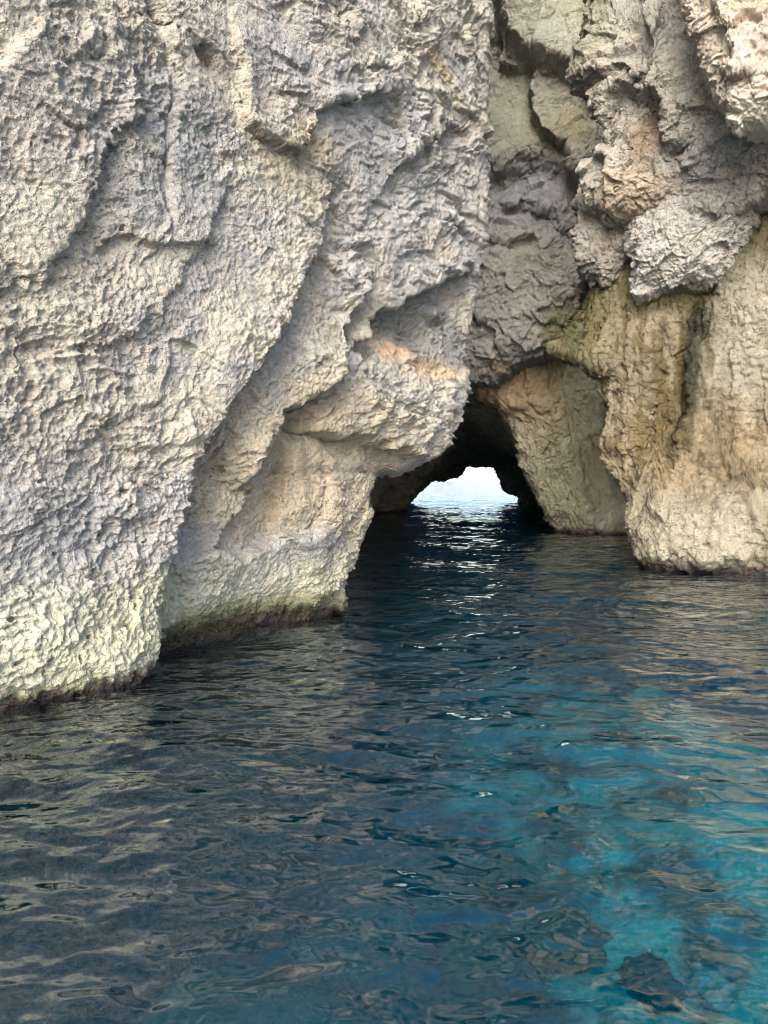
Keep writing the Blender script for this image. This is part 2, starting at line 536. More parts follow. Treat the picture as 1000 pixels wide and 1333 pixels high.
    col = mix(col, C(134, 130, 122), mk((560, 425), 65, 42, soft=0.3) * 0.8)
    col = mix(col, C(160, 158, 156), mk((540, 250), 110, 120) * 0.5)
    col = mix(col, C(150, 150, 154), mk((90, 700), 120, 65, soft=0.9) * 0.6)
    col = mix(col, C(150, 150, 152), mk((395, 715), 60, 22, soft=0.9) * 0.6)
    col = mix(col, C(150, 148, 150), mk((250, 710), 60, 30) * 0.5)
    col = mix(col, C(146, 146, 146), mk((180, 200), 110, 120) * 0.4)
    col = mix(col, C(196, 194, 152), mk((90, 860), 160, 80, soft=0.9) * 0.45)
    col = mix(col, C(204, 202, 178), mk((30, 810), 60, 50, soft=0.9) * 0.5)
    col = mix(col, C(188, 184, 152), mk((320, 780), 130, 50, soft=0.9) * 0.5)
    lob = sstep(1.6, 2.3, u)
    crust = mask(fr, u, v, (320, 800), 120, 60, nz=nz)
    col = waterline(col, P, k=3.0 - 2.0 * lob - 0.3 * crust, crust=crust)
    par = empty('cliff', (-1.6, 9.0, 0))
    tag(par, 'tall cream and grey pitted limestone cliff left of the cave, overhanging its mouth', 'cliff')
    mesh_obj('rock_face', P, grid_quads(nr, nc), M_NEAR, par, col)
    # algae crust along the waterline of the second lobe
    rs = np.random.RandomState(5)
    zone = (lob > 0.3) & (a_ < 0.995) & (P[:, 2] > 0.02) & (P[:, 2] < 0.30)
    idx = np.where(zone)[0]
    f = fbm(P[idx] * 1.1 + 40, 3) + 0.6 * mask(fr, u[idx], v[idx], (330, 800), 110, 40) - 1.2 * np.clip(P[idx, 2] - 0.15, 0, 1) - 0.25
    idx = idx[f + 0.25 * rs.rand(len(idx)) > 0.15]
    idx = rs.choice(idx, min(len(idx), 5200), replace=False)
    V, F, K = [], [], []
    pal = np.array([C(86, 92, 52), C(58, 64, 38), C(120, 116, 72), C(46, 42, 36), C(92, 66, 62)])
    for i in idx:
        b = P[i] + Nn[i] * 0.004
        t = rs.normal(size=3); t -= t.dot(Nn[i]) * Nn[i]; t /= np.linalg.norm(t)
        l = rs.uniform(0.006, 0.014); w2 = l * rs.uniform(0.35, 0.6)
        tip = Nn[i] * l * 0.35 + np.array([0, 0, -l * rs.uniform(0.5, 1.2)])
        V += [b - t * w2, b + t * w2, b + t * w2 * 0.7 + tip, b - t * w2 * 0.7 + tip * rs.uniform(0.8, 1.3)]
        c = pal[rs.choice(5, p=[.22, .26, .14, .22, .16])] * rs.uniform(0.7, 1.3)
        K += [c] * 4
    F = np.arange(len(V)).reshape(-1, 4)
    o = mesh_obj('algae', np.array(V), F, M_NEAR, par, np.array(K))
    o['kind'] = 'stuff'
    # body behind the face: top and back, a rough coarse block
    G = P.reshape(nr, nc, 3)
    top = G[-1]
    rows = [top]
    for kk, (bx, up) in enumerate([(1.5, 0.8), (4, 1.2), (8, 0.6)]):
        rows.append(top + np.array([[-bx, 0.35 * bx, up]]))
    rows.append(rows[-1] * np.array([[1, 1, 0]]) + np.array([[0, 0, -3.0]]))
    B = np.concatenate(rows)
    bcol = np.tile(C(170, 160, 146), (len(B), 1))
    mesh_obj('cliff_top', B, grid_quads(len(rows), nc), M_NEAR, par, bcol)
    return par

LEFT = build_left()

# ==================================================================================================
#  RIGHT SIDE: rock masses with an outline of their own, domed towards the viewer
# ==================================================================================================
def disc_grid(n):
    """square grid onto the unit disc (concentric), returned as rho, theta"""
    t = np.linspace(-1, 1, n)
    X, Y = np.meshgrid(t, t)
    r = np.where(np.abs(X) > np.abs(Y), X, Y)
    with np.errstate(divide='ignore', invalid='ignore'):
        th = np.where(np.abs(X) > np.abs(Y), (math.pi / 4) * (Y / X), math.pi / 2 - (math.pi / 4) * (X / Y))
    th = np.nan_to_num(th)
    x = r * np.cos(th); y = r * np.sin(th)
    return x.ravel(), y.ravel()

def mass(name, parent, fr, outline, thick, n, mat, feats, pigment, relief, centre=None, power=3.5, back=2.5, noise_edge=0.05, lean=0.0, rim=0.86, taper=0.0):
    n = int(n * RES) // 2 * 2 + 1
    pts = np.array([fr.uv(*p) for p in outline])
    c = pts.mean(0) if centre is None else fr.uv(*centre)
    ang = np.arctan2(pts[:, 1] - c[1], pts[:, 0] - c[0])
    # radius as a function of angle along the straight polygon sides
    fine = []
    for i in range(len(pts)):
        a, b = pts[i], pts[(i + 1) % len(pts)]
        for t in np.linspace(0, 1, 24, endpoint=False):
            fine.append(a + t * (b - a))
    fine = np.array(fine)
    fa = np.arctan2(fine[:, 1] - c[1], fine[:, 0] - c[0])
    fr_ = np.hypot(fine[:, 0] - c[0], fine[:, 1] - c[1])
    o = np.argsort(fa)
    fa, fr_ = fa[o], fr_[o]
    aa = np.linspace(-math.pi, math.pi, 721)[:-1]
    rr = np.interp(aa, np.concatenate([fa - 2 * math.pi, fa, fa + 2 * math.pi]), np.tile(fr_, 3))
    for _ in range(6): rr = (np.roll(rr, 1) + 2 * rr + np.roll(rr, -1)) / 4
    fa, fr_ = aa, rr
    fa = np.concatenate([fa - 2 * math.pi, fa, fa + 2 * math.pi]); fr_ = np.tile(fr_, 3)
    x, y = disc_grid(n)
    rho = np.hypot(x, y); th = np.arctan2(y, x)
    R = np.interp(th, fa, fr_)
    q = np.clip(rho / rim, 0, 1)
    q2 = np.sin(q * math.pi / 2) ** 0.75 * 0.35 + q * 0.65             # denser towards the rim
    bk = np.clip((rho - rim) / (1 - rim), 0, None)
    q2 = q2 * (1 - taper * np.minimum(bk, 1))
    u = c[0] + R * q2 * np.cos(th)
    v = c[1] + R * q2 * np.sin(th)
    P0 = fr.pos(u, v, np.zeros(len(u)))
    h = np.where(bk > 0, 0, thick * (np.clip(1 - q2 ** power, 0, 1) ** (1 / 2.2)))
    wu = u + 0.14 * perlin(P0 * 0.8) + 0.09 * perlin(P0 * 2.3 + 5) + 0.06 * facet(P0 * 3.0)
    wv = v + 0.14 * perlin(P0 * 0.8 + 50) + 0.06 * perlin(P0 * 2.3 + 25)
    D = h + feats(fr, wu, wv, q2)
    D = D - back * np.clip((rho - rim) / (1 - rim), 0, None) * 1.0
    D = D + lean * (v - c[1])
    P = fr.pos(u, v, D)
    P = P + fr.e[None] * (noise_edge * 2 * perlin(P0 * 1.6 + 9))[:, None] + np.array([[0, 0, 1.0]]) * (noise_edge * 2 * perlin(P0 * 1.6 + 19))[:, None]
    N = smooth_grid(grid_normals(P, n, n), n, n, 5)
    s = np.sign((N[n * n // 2] * fr.n).sum())
    N = N * s
    if isinstance(relief, tuple):
        P = P + N * rock_relief(P, N, *relief)[:, None]
    else:
        P = P + N * relief(P, N, u, v)[:, None]
    nz = 0.35 * fbm(P * 0.9, 4, 0.6)
    col = pigment(fr, u, v, P, nz)
    quads = grid_quads(n, n, flip=s < 0)
    # close the back
    ring = np.concatenate([np.arange(n), np.arange(1, n) * n + n - 1, (n * n - 2) - np.arange(n - 1), (np.arange(n - 2, 0, -1)) * n])
    mid = P[ring].mean(0) - fr.n * 0.5
    P = np.concatenate([P, mid[None]]); col = np.concatenate([col, col[:1]])
    k = len(P) - 1
    rq = np.stack([ring, np.full(len(ring), k), np.roll(ring, -1)], 1)
    rq = rq[: len(rq) // 2 * 2]
    caps = np.stack([ring[0::2], np.roll(ring, -1)[0::2], np.roll(ring, -2)[0::2], np.full(len(ring[0::2]), k)], 1)
    if s > 0: caps = caps[:, ::-1]
    quads = np.concatenate([quads, caps])
    return mesh_obj(name, P, quads, mat, parent, col)

def base_pigment(P, a, b, c=None, s=0.7):
    col = np.tile(a, (len(P), 1))
    col = mix(col, b, sstep(-0.2, 0.6, fbm(P * s + 20, 4)) * 0.8)
    if c is not None: col = mix(col, c, sstep(0.0, 0.7, fbm(P * s * 1.7 + 60, 4)) * 0.6)
    return col

def streaks(P, freq=1.6, zf=0.12, seed=0.0):
    return fbm(P * np.array([[freq, freq, zf]], np.float32) + seed, 4, 0.6)

RIGHT = empty('cliff', (9.0, 18.5, 0))
tag(RIGHT, 'stained brown and cream limestone cliff right of the cave with hanging boulders', 'cliff')

def build_buttress():
    fr = Frame((6.4, 17.2), (8.2, 15.8))
    out = [(715, 452), (740, 425), (760, 380), (800, 330), (900, 290), (1000, 240), (1080, 230), (1150, 350), (1150, 850), (1000, 850), (890, 830), (864, 780),
           (852, 722), (832, 655), (806, 605), (800, 545), (778, 492)]
    def feats(fr, u, v, q):
        cr = lambda *k, **kw: crease(fr, u, v, *k, **kw)
        bp = lambda *k, **kw: bump(fr, u, v, *k, **kw)
        D = bp((800, 590), 40, 90, 0.15)
        D += cr([(945, 330), (930, 400), (905, 470), (912, 540), (890, 600)], (990, 480), 0.3, 1.0, 0.15, 0.6, eps=0.15, groove=0.22, gw=0.18)
        D += cr([(870, 420), (880, 480), (860, 540), (850, 600)], (820, 520), 0.18, 0.7, 0.1, 0.5, eps=0.12, groove=0.12, gw=0.15)
        D += bp((960, 690), 120, 60, 0.5)
        D += bp((880, 690), 50, 60, 0.35)
        D += cr([(860, 640), (920, 645), (1000, 655), (1060, 660)], (940, 700), 0.15, 0.6, 0.1, 0.5, eps=0.12)
        D += bp((760, 400), 25, 70, -0.3)
        D += np.where(v < 0, -0.3 * np.clip(-v, 0, 4), 0) - 0.2 * np.exp(-((v - 0.02) / 0.2) ** 2)
        return D
    def pig(fr, u, v, P, nz):
        col = base_pigment(P, C(140, 126, 102), C(122, 110, 86), C(158, 144, 120))
        mk = lambda *k, **kw: mask(fr, u, v, *k, nz=nz, **kw)
        st = streaks(P, 2.2, 0.16)
        s2 = streaks(P, 5.0, 0.3, 30.0)
        col = mix(col, C(96, 80, 52), sstep(0.0, 0.3, st) * 0.65)
        col = mix(col, C(92, 84, 50), sstep(0.1, 0.4, s2) * 0.45)
        col = mix(col, C(74, 62, 36), mk((912, 470), 46, 150, ang=6) * sstep(-.5, .1, st + 0.5 * s2) * 0.95)
        col = mix(col, C(46, 48, 34), mk((918, 460), 14, 80, soft=.6) * 0.85)
        col = mix(col, C(66, 60, 36), mk((965, 320), 26, 90) * 0.8)
        col = mix(col, C(98, 90, 54), mk((765, 420), 46, 60, soft=.9) * 0.75)
        col = mix(col, C(58, 66, 36), mk((756, 415), 13, 60, soft=.8) * sstep(-.4, .1, s2) * 0.85)
        col = mix(col, C(92, 84, 50), mk((880, 385), 70, 26) * 0.75)
        col = mix(col, C(100, 84, 48), mk((870, 540), 40, 110) * sstep(-.3, .2, s2) * 0.75)
        col = mix(col, C(146, 118, 82), mk((880, 600), 70, 60) * sstep(-.2, .4, -st) * 0.3)
        col = mix(col, C(164, 154, 138), mk((985, 440), 40, 90) * 0.7)
        col = mix(col, C(156, 134, 102), mk((975, 590), 50, 60) * sstep(-.2, .3, s2) * 0.5)
        col = mix(col, C(176, 166, 144), mk((930, 695), 150, 45, soft=.9) * 0.6)
        return waterline(col, P, algae=0.2)
    return mass('buttress', RIGHT, fr, out, 0.9, 460, M_WET, feats, pig, (0.95, 'drip'), centre=(900, 520), power=5, back=7.0, lean=-0.12)

def build_pillar():
    fr = Frame((5.0, 26.4), (9.0, 25.2))
    out = [(606, 506), (600, 470), (640, 420), (705, 395), (760, 390), (830, 430), (890, 560), (920, 700), (900, 800), (820, 830), (760, 790), (736, 700), (712, 668), (691, 622), (668, 572),
           (652, 530), (640, 517)]
    def feats(fr, u, v, q):
        cr = lambda *k, **kw: crease(fr, u, v, *k, **kw)
        bp = lambda *k, **kw: bump(fr, u, v, *k, **kw)
        D = cr([(700, 450), (715, 500), (740, 560), (760, 640), (790, 690)], (690, 560), 0.25, 1.2, 0.35, 1.2, eps=0.3)
        D += cr([(735, 440), (770, 490), (795, 550), (800, 620), (830, 680)], (730, 560), 0.2, 1.0, 0.4, 1.0, eps=0.3)
        D += bp((780, 660), 50, 30, 0.35)
        D += cr([(640, 540), (690, 530), (720, 545)], (690, 500), 0.2, 0.6, 0.1, 0.5, eps=0.2)
        D += np.where(v < 0, -0.3 * np.clip(-v, 0, 4), 0) - 0.2 * np.exp(-((v - 0.02) / 0.25) ** 2)
        return D
    def pig(fr, u, v, P, nz):
        col = base_pigment(P, C(200, 188, 162), C(188, 178, 152), C(208, 198, 176), 0.5)
        mk = lambda *k, **kw: mask(fr, u, v, *k, nz=nz, **kw)
        col = mix(col, C(186, 150, 112), mk((665, 505), 60, 40) * 0.75)
        col = mix(col, C(180, 156, 126), mk((705, 545), 30, 50) * 0.6)
        col = mix(col, C(128, 118, 86), mk((740, 480), 34, 60) * 0.5)
        col = mix(col, C(136, 130, 108), mk((775, 560), 30, 90) * 0.5)
        col = mix(col, C(150, 146, 116), mk((745, 630), 60, 50) * 0.6)
        return waterline(col, P, algae=0.4)
    return mass('pillar', RIGHT, fr, out, 1.0, 300, M_FAR, feats, pig, (1.2, 'drip'), centre=(750, 570), power=5, back=5.0, lean=0.08)

def build_recess():
    fr = Frame((1.5, 24.6), (11.5, 21.2))
    x0, x1 = fr.uv(560, 400)[0], fr.uv(1100, 400)[0]
    nc, nr = int(430 * RES), int(560 * RES)
    us = np.linspace(x0, x1, nc)
    low = np.array([fr.uv(*p) for p in [(560, 500), (602, 494), (625, 497), (650, 493), (668, 476), (690, 461), (720, 454), (742, 442), (770, 430), (900, 430)]])
    zb = np.interp(us, low[:, 0], low[:, 1]) + 0.12 * perlin(np.stack([us * 2.2, us * 0, us * 0], 1)) + 0.06 * perlin(np.stack([us * 7, us * 0, us * 0], 1))
    U, T = np.meshgrid(us, np.linspace(0, 1, nr))
    V = zb[None] + (22 - zb[None]) * T
    u, v = U.ravel(), V.ravel()
    P0 = fr.pos(u, v, np.zeros(len(u)))
    wu = u + 0.2 * perlin(P0 * 0.7) + 0.1 * perlin(P0 * 2.1 + 5)
    wv = v + 0.2 * perlin(P0 * 0.7 + 50) + 0.1 * perlin(P0 * 2.1 + 25)
    cr = lambda *k, **kw: crease(fr, wu, wv, *k, **kw)
    bp = lambda *k, **kw: bump(fr, wu, wv, *k, **kw)
    D = np.zeros(len(u))
    # upper slab with a broken lower edge
    D += cr([(648, -200), (650, 0), (655, 38), (668, 45), (668, 62), (690, 72), (700, 92), (715, 95), (745, 105), (765, 115), (800, 130)], (760, 40), 0.7, 3.0, 0.35, 1.5, eps=0.2, t0=0, t1=0.05)
    D += cr([(655, 38), (655, 75), (668, 82), (692, 80)], (680, 50), 0.3, 0.5, 0.3, 0.5, eps=0.06)
    # block in the middle: stands out right of the smooth niche
    D += cr([(698, 85), (690, 120), (690, 160), (705, 185), (735, 195), (745, 240), (775, 270), (805, 290)], (750, 150), 0.5, 1.5, 0.3, 1.0, eps=0.1, t0=0)
    # ledge over the grey concave underside
    D += cr([(625, 225), (645, 222), (665, 212), (700, 208), (735, 222), (755, 250), (790, 285), (815, 300)], (690, 170), 0.5, 1.0, 0.6, 1.4, eps=0.45, t0=0, t1=0)
    D += cr([(640, 268), (680, 262), (720, 285), (770, 310)], (720, 255), 0.35, 0.7, 0.3, 0.7, eps=0.2)
    # rounded lower block
    D += cr([(600, 330), (640, 330), (680, 328), (750, 322)], (680, 400), 0.35, 1.2, 0.2, 0.6, eps=0.15)
    D += bp((680, 415), 75, 75, 0.5)
    D += cr([(680, 328), (690, 345), (718, 352), (748, 378), (752, 400)], (690, 400), 0.3, 0.7, 0.3, 0.6, eps=0.08)
    D += cr([(752, 320), (755, 350), (754, 400), (740, 440)], (690, 400), 0.4, 1.0, 1.2, 0.8, eps=0.08, t0=0.02)
    D += cr([(610, 400), (625, 420), (645, 432), (650, 455)], (670, 420), 0.2, 0.5, 0.15, 0.4, eps=0.08, groove=0.12)
    D += -0.5 * np.exp(-(v - np.tile(zb, nr)) / 0.25)
    D += cr([(620, 300), (660, 318), (700, 300)], (660, 280), 0.2, 0.5, 0.2, 0.5, eps=0.15)
    D += 0.25 * fbm(P0 * 0.35, 3)
    D += 0.9 * sstep(14, 20, v)
    P = fr.pos(u, v, D)
    N = smooth_grid(grid_normals(P, nr, nc), nr, nc, 5)
    if (N[len(N) // 2] * fr.n).sum() < 0: N = -N
    smoothness = np.maximum(mask(fr, u, v, (725, 30), 75, 75), mask(fr, u, v, (665, 150), 32, 60))
    R = rock_relief(P, N, 1.15, 'flaky') * (1 - 0.5 * smoothness)
    P = P + N * R[:, None]
    nz = 0.35 * fbm(P * 0.8, 4, 0.6)
    mk = lambda *k, **kw: mask(fr, u, v, *k, nz=nz, **kw)
    col = base_pigment(P, C(172, 164, 152), C(160, 156, 150), C(182, 170, 152), 0.6)
    col = mix(col, C(166, 160, 138), mk((720, 40), 80, 80) * 0.7)
    col = mix(col, C(132, 106, 60), mk((755, 35), 14, 55, soft=.9) * sstep(-.3, .3, streaks(P, 3.0, 0.2)) * 0.6)
    col = mix(col, C(160, 156, 132), mk((665, 155), 34, 70) * 0.7)
    col = mix(col, C(166, 146, 98), mk((752, 180), 30, 34, soft=.9) * 0.5)
    col = mix(col, C(144, 138, 110), mk((715, 160), 30, 50) * 0.5)
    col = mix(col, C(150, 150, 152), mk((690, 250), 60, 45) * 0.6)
    col = mix(col, C(120, 98, 66), mk((715, 340), 36, 14, soft=.9) * sstep(-.4, .3, perlin(P * 3)) * 0.6)
    col = mix(col, C(128, 116, 70), mk((735, 430), 26, 40) * 0.7)
    col = mix(col, C(132, 104, 70), mk((655, 482), 20, 14) * 0.5)
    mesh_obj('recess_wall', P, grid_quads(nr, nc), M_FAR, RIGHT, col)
    G = P.reshape(nr, nc, 3)
    # under and top sides run back into the hill
    for nm, edge, up in (('recess_ceiling', G[0], -0.25), ('recess_top', G[-1], 1.0)):
        rows = [edge]
        for b in (1.0, 3.0, 6.0):
            rows.append(edge - fr.n[None] * b + np.array([[0, 0, up * b * 0.3]]))
        B = np.concatenate(rows)
        B[nc:] += 0.15 * np.stack([perlin(B[nc:] * 1.1), perlin(B[nc:] * 1.1 + 7), perlin(B[nc:] * 1.1 + 13)], 1)
        mesh_obj(nm, B, grid_quads(4, nc, flip=up < 0.8), M_FAR, RIGHT, np.tile(C(150, 144, 132), (len(B), 1)))

def build_overhang():
    fr = Frame((4.3, 17.9), (7.7, 14.4))
    out = [(770, -160), (772, 0), (770, 60), (745, 95), (752, 118), (770, 125), (778, 158), (796, 170), (800, 200), (768, 235), (762, 268), (795, 290), (850, 292), (925, 280), (1000, 255), (1100, 235), (1250, 150), (1300, -160)]
    def feats(fr, u, v, q):
        cr = lambda *k, **kw: crease(fr, u, v, *k, **kw)
        bp = lambda *k, **kw: bump(fr, u, v, *k, **kw)
        D = cr([(806, 215), (803, 170), (812, 145), (832, 136), (866, 140), (874, 165), (885, 195), (897, 208), (930, 205)], (850, 100), 0.16, 0.6, 0.42, 0.7, eps=0.14, t0=0.05)
        D += cr([(880, -50), (868, 50), (870, 110), (885, 160), (895, 205)], (930, 110), 0.3, 0.8, 0.2, 0.6, eps=0.15)
        D += bp((850, 250), 50, 30, 0.25)
        D += cr([(812, 290), (815, 250), (808, 215)], (850, 260), 0.2, 0.4, 0.2, 0.4, eps=0.08)
        D += bp((950, 235), 80, 30, -0.5)
        D += cr([(750, 110), (790, 118), (830, 112), (870, 118)], (810, 80), 0.15, 0.5, 0.1, 0.4, eps=0.1)
        return D
    def pig(fr, u, v, P, nz):
        col = base_pigment(P, C(170, 160, 146), C(154, 148, 140), C(182, 170, 154), 0.8)
        mk = lambda *k, **kw: mask(fr, u, v, *k, nz=nz, **kw)
        col = mix(col, C(134, 106, 70), mk((862, 195), 22, 36) * 0.6)
        col = mix(col, C(182, 156, 126), mk((840, 265), 50, 30) * 0.5)
        col = mix(col, C(142, 136, 110), mk((790, 40), 26, 80) * 0.6)
        col = mix(col, C(146, 144, 142), mk((950, 220), 80, 40) * 0.6)  # shade of the underside by the slab, painted in as greyer pigment
        return col
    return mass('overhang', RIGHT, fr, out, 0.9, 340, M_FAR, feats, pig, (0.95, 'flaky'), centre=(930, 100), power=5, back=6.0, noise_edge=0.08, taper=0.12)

def build_boulder():
    fr = Frame((5.7, 17.0), (7.4, 15.8))
    out = [(808, 285), (818, 245), (850, 215), (940, 205), (990, 235), (976, 300), (962, 340), (948, 368), (925, 382), (880, 388), (845, 390), (828, 398), (820, 370), (835, 350), (822, 325)]
    def feats(fr, u, v, q):
        cr = lambda *k, **kw: crease(fr, u, v, *k, **kw)
        D = cr([(815, 320), (845, 345), (835, 375), (840, 395)], (880, 330), 0.12, 0.3, 0.12, 0.3, eps=0.08)
        D += bump(fr, u, v, (900, 320), 55, 45, 0.3)
        return D
    def pig(fr, u, v, P, nz):
        col = base_pigment(P, C(184, 176, 166), C(172, 166, 158), C(194, 182, 166), 1.0)
        mk = lambda *k, **kw: mask(fr, u, v, *k, nz=nz, **kw)
        col = mix(col, C(96, 86, 58), mk((900, 388), 60, 7, soft=.6) * 0.8)
        return col
    mass('hanging_boulder', RIGHT, fr, out, 0.85, 300, M_FAR, feats, pig, (0.8, 'flaky'), centre=(890, 305), power=3.2, back=1.6, noise_edge=0.05, rim=0.78, taper=0.5)
    fr2 = Frame((4.6, 18.2), (6.0, 17.2))
    out2 = [(752, 300), (758, 250), (800, 235), (835, 270), (836, 330), (815, 345), (808, 372), (790, 376), (775, 362), (757, 355)]
    mass('hanging_boulder', RIGHT, fr2, out2, 0.6, 120, M_FAR, lambda fr, u, v, q: 0 * u,
         lambda fr, u, v, P, nz: base_pigment(P, C(156, 146, 134), C(146, 140, 132), C(166, 154, 136), 1.0), (0.8, 'flaky'), power=3.4, back=1.5, rim=0.78, taper=0.4)

def build_slab():
    fr = Frame((5.0, 14.2), (7.4, 12.4))
    out = [(884, -160), (886, 0), (890, 30), (905, 62), (915, 95), (928, 125), (945, 145), (952, 165), (963, 180), (975, 172), (1000, 160), (1030, 130), (1080, 100), (1150, -160)]
    def feats(fr, u, v, q):
        cr = lambda *k, **kw: crease(fr, u, v, *k, **kw)
        D = cr([(930, 0), (945, 40), (960, 80), (950, 130)], (985, 60), 0.14, 0.3, 0.12, 0.3, eps=0.06)
        D += cr([(960, 60), (985, 40), (1010, 50)], (980, 20), 0.12, 0.25, 0.1, 0.25, eps=0.05)
        D += cr([(935, 105), (965, 120), (1000, 110)], (960, 80), 0.12, 0.25, 0.1, 0.25, eps=0.05)
        return D
    def pig(fr, u, v, P, nz):
        col = base_pigment(P, C(204, 188, 170), C(190, 172, 156), C(212, 196, 176), 1.2)
        mk = lambda *k, **kw: mask(fr, u, v, *k, nz=nz, **kw)
        col = mix(col, C(178, 142, 104), mk((985, 20), 30, 40) * 0.4)
        col = mix(col, C(206, 198, 182), mk((955, 150), 30, 25) * 0.6)
        return col
    return mass('hanging_slab', RIGHT, fr, out, 0.6, 260, M_NEAR, feats, pig, (0.75, 'flaky'), centre=(985, 20), power=3.0, back=3.0, noise_edge=0.04, taper=0.45)

build_recess(); build_buttress(); build_pillar(); build_overhang(); build_boulder(); build_slab()

# ==================================================================================================
#  TUNNEL
# ==================================================================================================
def build_tunnel():
    secs = [  # depth, then arch points x,z from the left foot over the roof to the right foot
        (28.3, [(-1.2, -5), (-1.0, 0), (0.3, 3.2), (2.9, 5.0), (5.2, 4.2), (7.3, 0), (7.4, -5)]),
        (30.0, [(-1.2, -5), (-0.9, 0), (0.4, 2.9), (3.2, 4.7), (5.6, 3.6), (7.5, 0), (7.6, -5)]),
        (34.0, [(-1.0, -5), (-0.7, 0), (0.6, 2.7), (3.6, 4.5), (6.2, 2.9), (7.9, 0), (8.0, -5)]),
        (38.2, [(-0.8, -5), (-0.5, 0), (0.9, 2.7), (4.0, 4.4), (7.2, 2.6), (8.5, 0), (8.6, -5)]),
        (39.6, [(0.5, -5), (1.1, 0), (2.3, 1.9), (4.6, 4.2), (7.4, 2.5), (8.7, 0), (8.8, -5)]),
        (44.0, [(0.6, -5), (1.1, 0), (2.6, 1.9), (5.2, 3.8), (7.9, 2.7), (9.0, 0), (9.2, -5)]),
        (49.0, [(0.9, -5), (1.4, 0), (3.2, 1.7), (5.6, 3.0), (8.0, 2.6), (9.5, 0), (9.7, -5)]),
        (52.0, [(1.0, -5), (1.6, 0), (3.3, 1.6), (4.3, 1.5), (5.2, 1.85), (5.7, 2.6), (6.9, 2.6), (7.75, 2.6), (8.4, 0.9), (9.5, 0.5), (9.9, -5)]),
        (54.0, [(1.0, -5), (1.6, 0), (3.4, 1.9), (4.3, 1.9), (5.2, 2.3), (5.7, 3.0), (6.9, 2.9), (7.9, 2.8), (8.8, 0.9), (9.9, 0.5), (10.2, -5)]),
        (58.0, [(0.0, -5), (1.0, 0), (3.2, 4.0), (6.2, 5.5), (9, 4.8), (11, 1.0), (12.0, -5)]),
    ]
    na, nd = 260, 330
    arch = []
    for d, pts in secs:
        p = np.array(pts, float)
        L = np.concatenate([[0], np.cumsum(np.hypot(*np.diff(p, axis=0).T))])
        L /= L[-1]
        t = np.linspace(0, 1, na)
        # soften the corners a little
        x = np.interp(t, L, p[:, 0]); z = np.interp(t, L, p[:, 1])
        for _ in range(14):
            x[1:-1] = (x[:-2] + 2 * x[1:-1] + x[2:]) / 4; z[1:-1] = (z[:-2] + 2 * z[1:-1] + z[2:]) / 4
        arch.append(np.stack([x, z], 1))
    arch = np.array(arch)
    ds = np.array([s[0] for s in secs])
    dd = ds[0] + (ds[-1] - ds[0]) * np.linspace(0, 1, nd)
    X = np.stack([np.interp(dd, ds, arch[:, k, 0]) for k in range(na)], 1)
    Z = np.stack([np.interp(dd, ds, arch[:, k, 1]) for k in range(na)], 1)
    Y = np.repeat(dd[:, None], na, 1)
    P = np.stack([X, Y, Z], -1).reshape(-1, 3)
    N = smooth_grid(grid_normals(P, nd, na), nd, na, 3)
    mid = np.array([3.5, 34, 1.0])
    k = (nd // 2) * na + na // 2
    if N[k, 2] > 0: N = -N                       # towards the inside
    Q = P + N * rock_relief(P, N, 1.1, 'strata')[:, None]
    col = base_pigment(Q, C(150, 142, 128), C(132, 126, 116), C(162, 152, 136), 0.5)
    col = waterline(col, Q, algae=0.3)
    # outer shell closes the rock round the passage
    out = P.copy()
    c = np.stack([X.mean(1), dd, np.zeros(nd)], 1).repeat(na, 0)
    v = out - c; v[:, 1] = 0
    out = c + v * 1.0 + v / (np.linalg.norm(v, axis=1, keepdims=True) + 1e-6) * 4.0
    q1 = grid_quads(nd, na)
    q2 = grid_quads(nd, na, flip=True) + nd * na
    i = np.arange(na - 1)
    e0 = np.stack([i, i + 1, i + 1 + nd * na, i + nd * na], 1)
    o = (nd - 1) * na
    e1 = np.stack([i + o + 1, i + o, i + o + nd * na, i + o + 1 + nd * na], 1)
    ocol = np.tile(C(150, 142, 128), (len(out), 1))
    par = empty('cave_passage', (3.5, 30, 0))
    tag(par, 'dark rock passage with low roof leading through to the bright sea beyond', 'cave')
    mesh_obj('cave_wall', np.concatenate([Q, out]), np.concatenate([q1, q2, e0, e1]), M_CAVE, par, np.concatenate([col, ocol]))
    return par
build_tunnel()

# ==================================================================================================
#  FAR HEADLAND, SEABED, WATER
# ==================================================================================================
def build_headland():
    nx, ny = 220, 60
    X, Y = np.meshgrid(np.linspace(-60, 130, nx), np.linspace(245, 300, ny))
    x, y = X.ravel(), Y.ravel()
    P = np.stack([x, y, 0 * x], 1)
    ridge = np.sin(np.clip((y - 245) / 55, 0, 1) * math.pi) ** 0.6
    prof = 5.2 + 1.4 * np.sin(x * 0.21 + 0.4) + 1.6 * perlin(P * 0.09) + 0.9 * perlin(P * 0.3)
    z = ridge * prof - 0.8 + 0.5 * fbm(P * 0.5, 3)
    P[:, 2] = z
    col = base_pigment(P, C(208, 202, 188), C(186, 180, 164), None, 0.15)
    col = mix(col, C(120, 124, 84), sstep(0.1, 0.5, fbm(P * 0.2 + 4, 3)) * sstep(3.5, 5, z) * 0.6)
    o = mesh_obj('headland', P, grid_quads(ny, nx), M_FAR, None, col)
    tag(o, 'low pale limestone headland across the bright sea, framed by the cave exit', 'headland')
build_headland()

def seabed_at(px, py, z):
    """the point of the bottom at depth z seen through a photograph pixel"""
    d = ray(px, py)
    return CC + d * ((z - CAM_Z) / d[2])

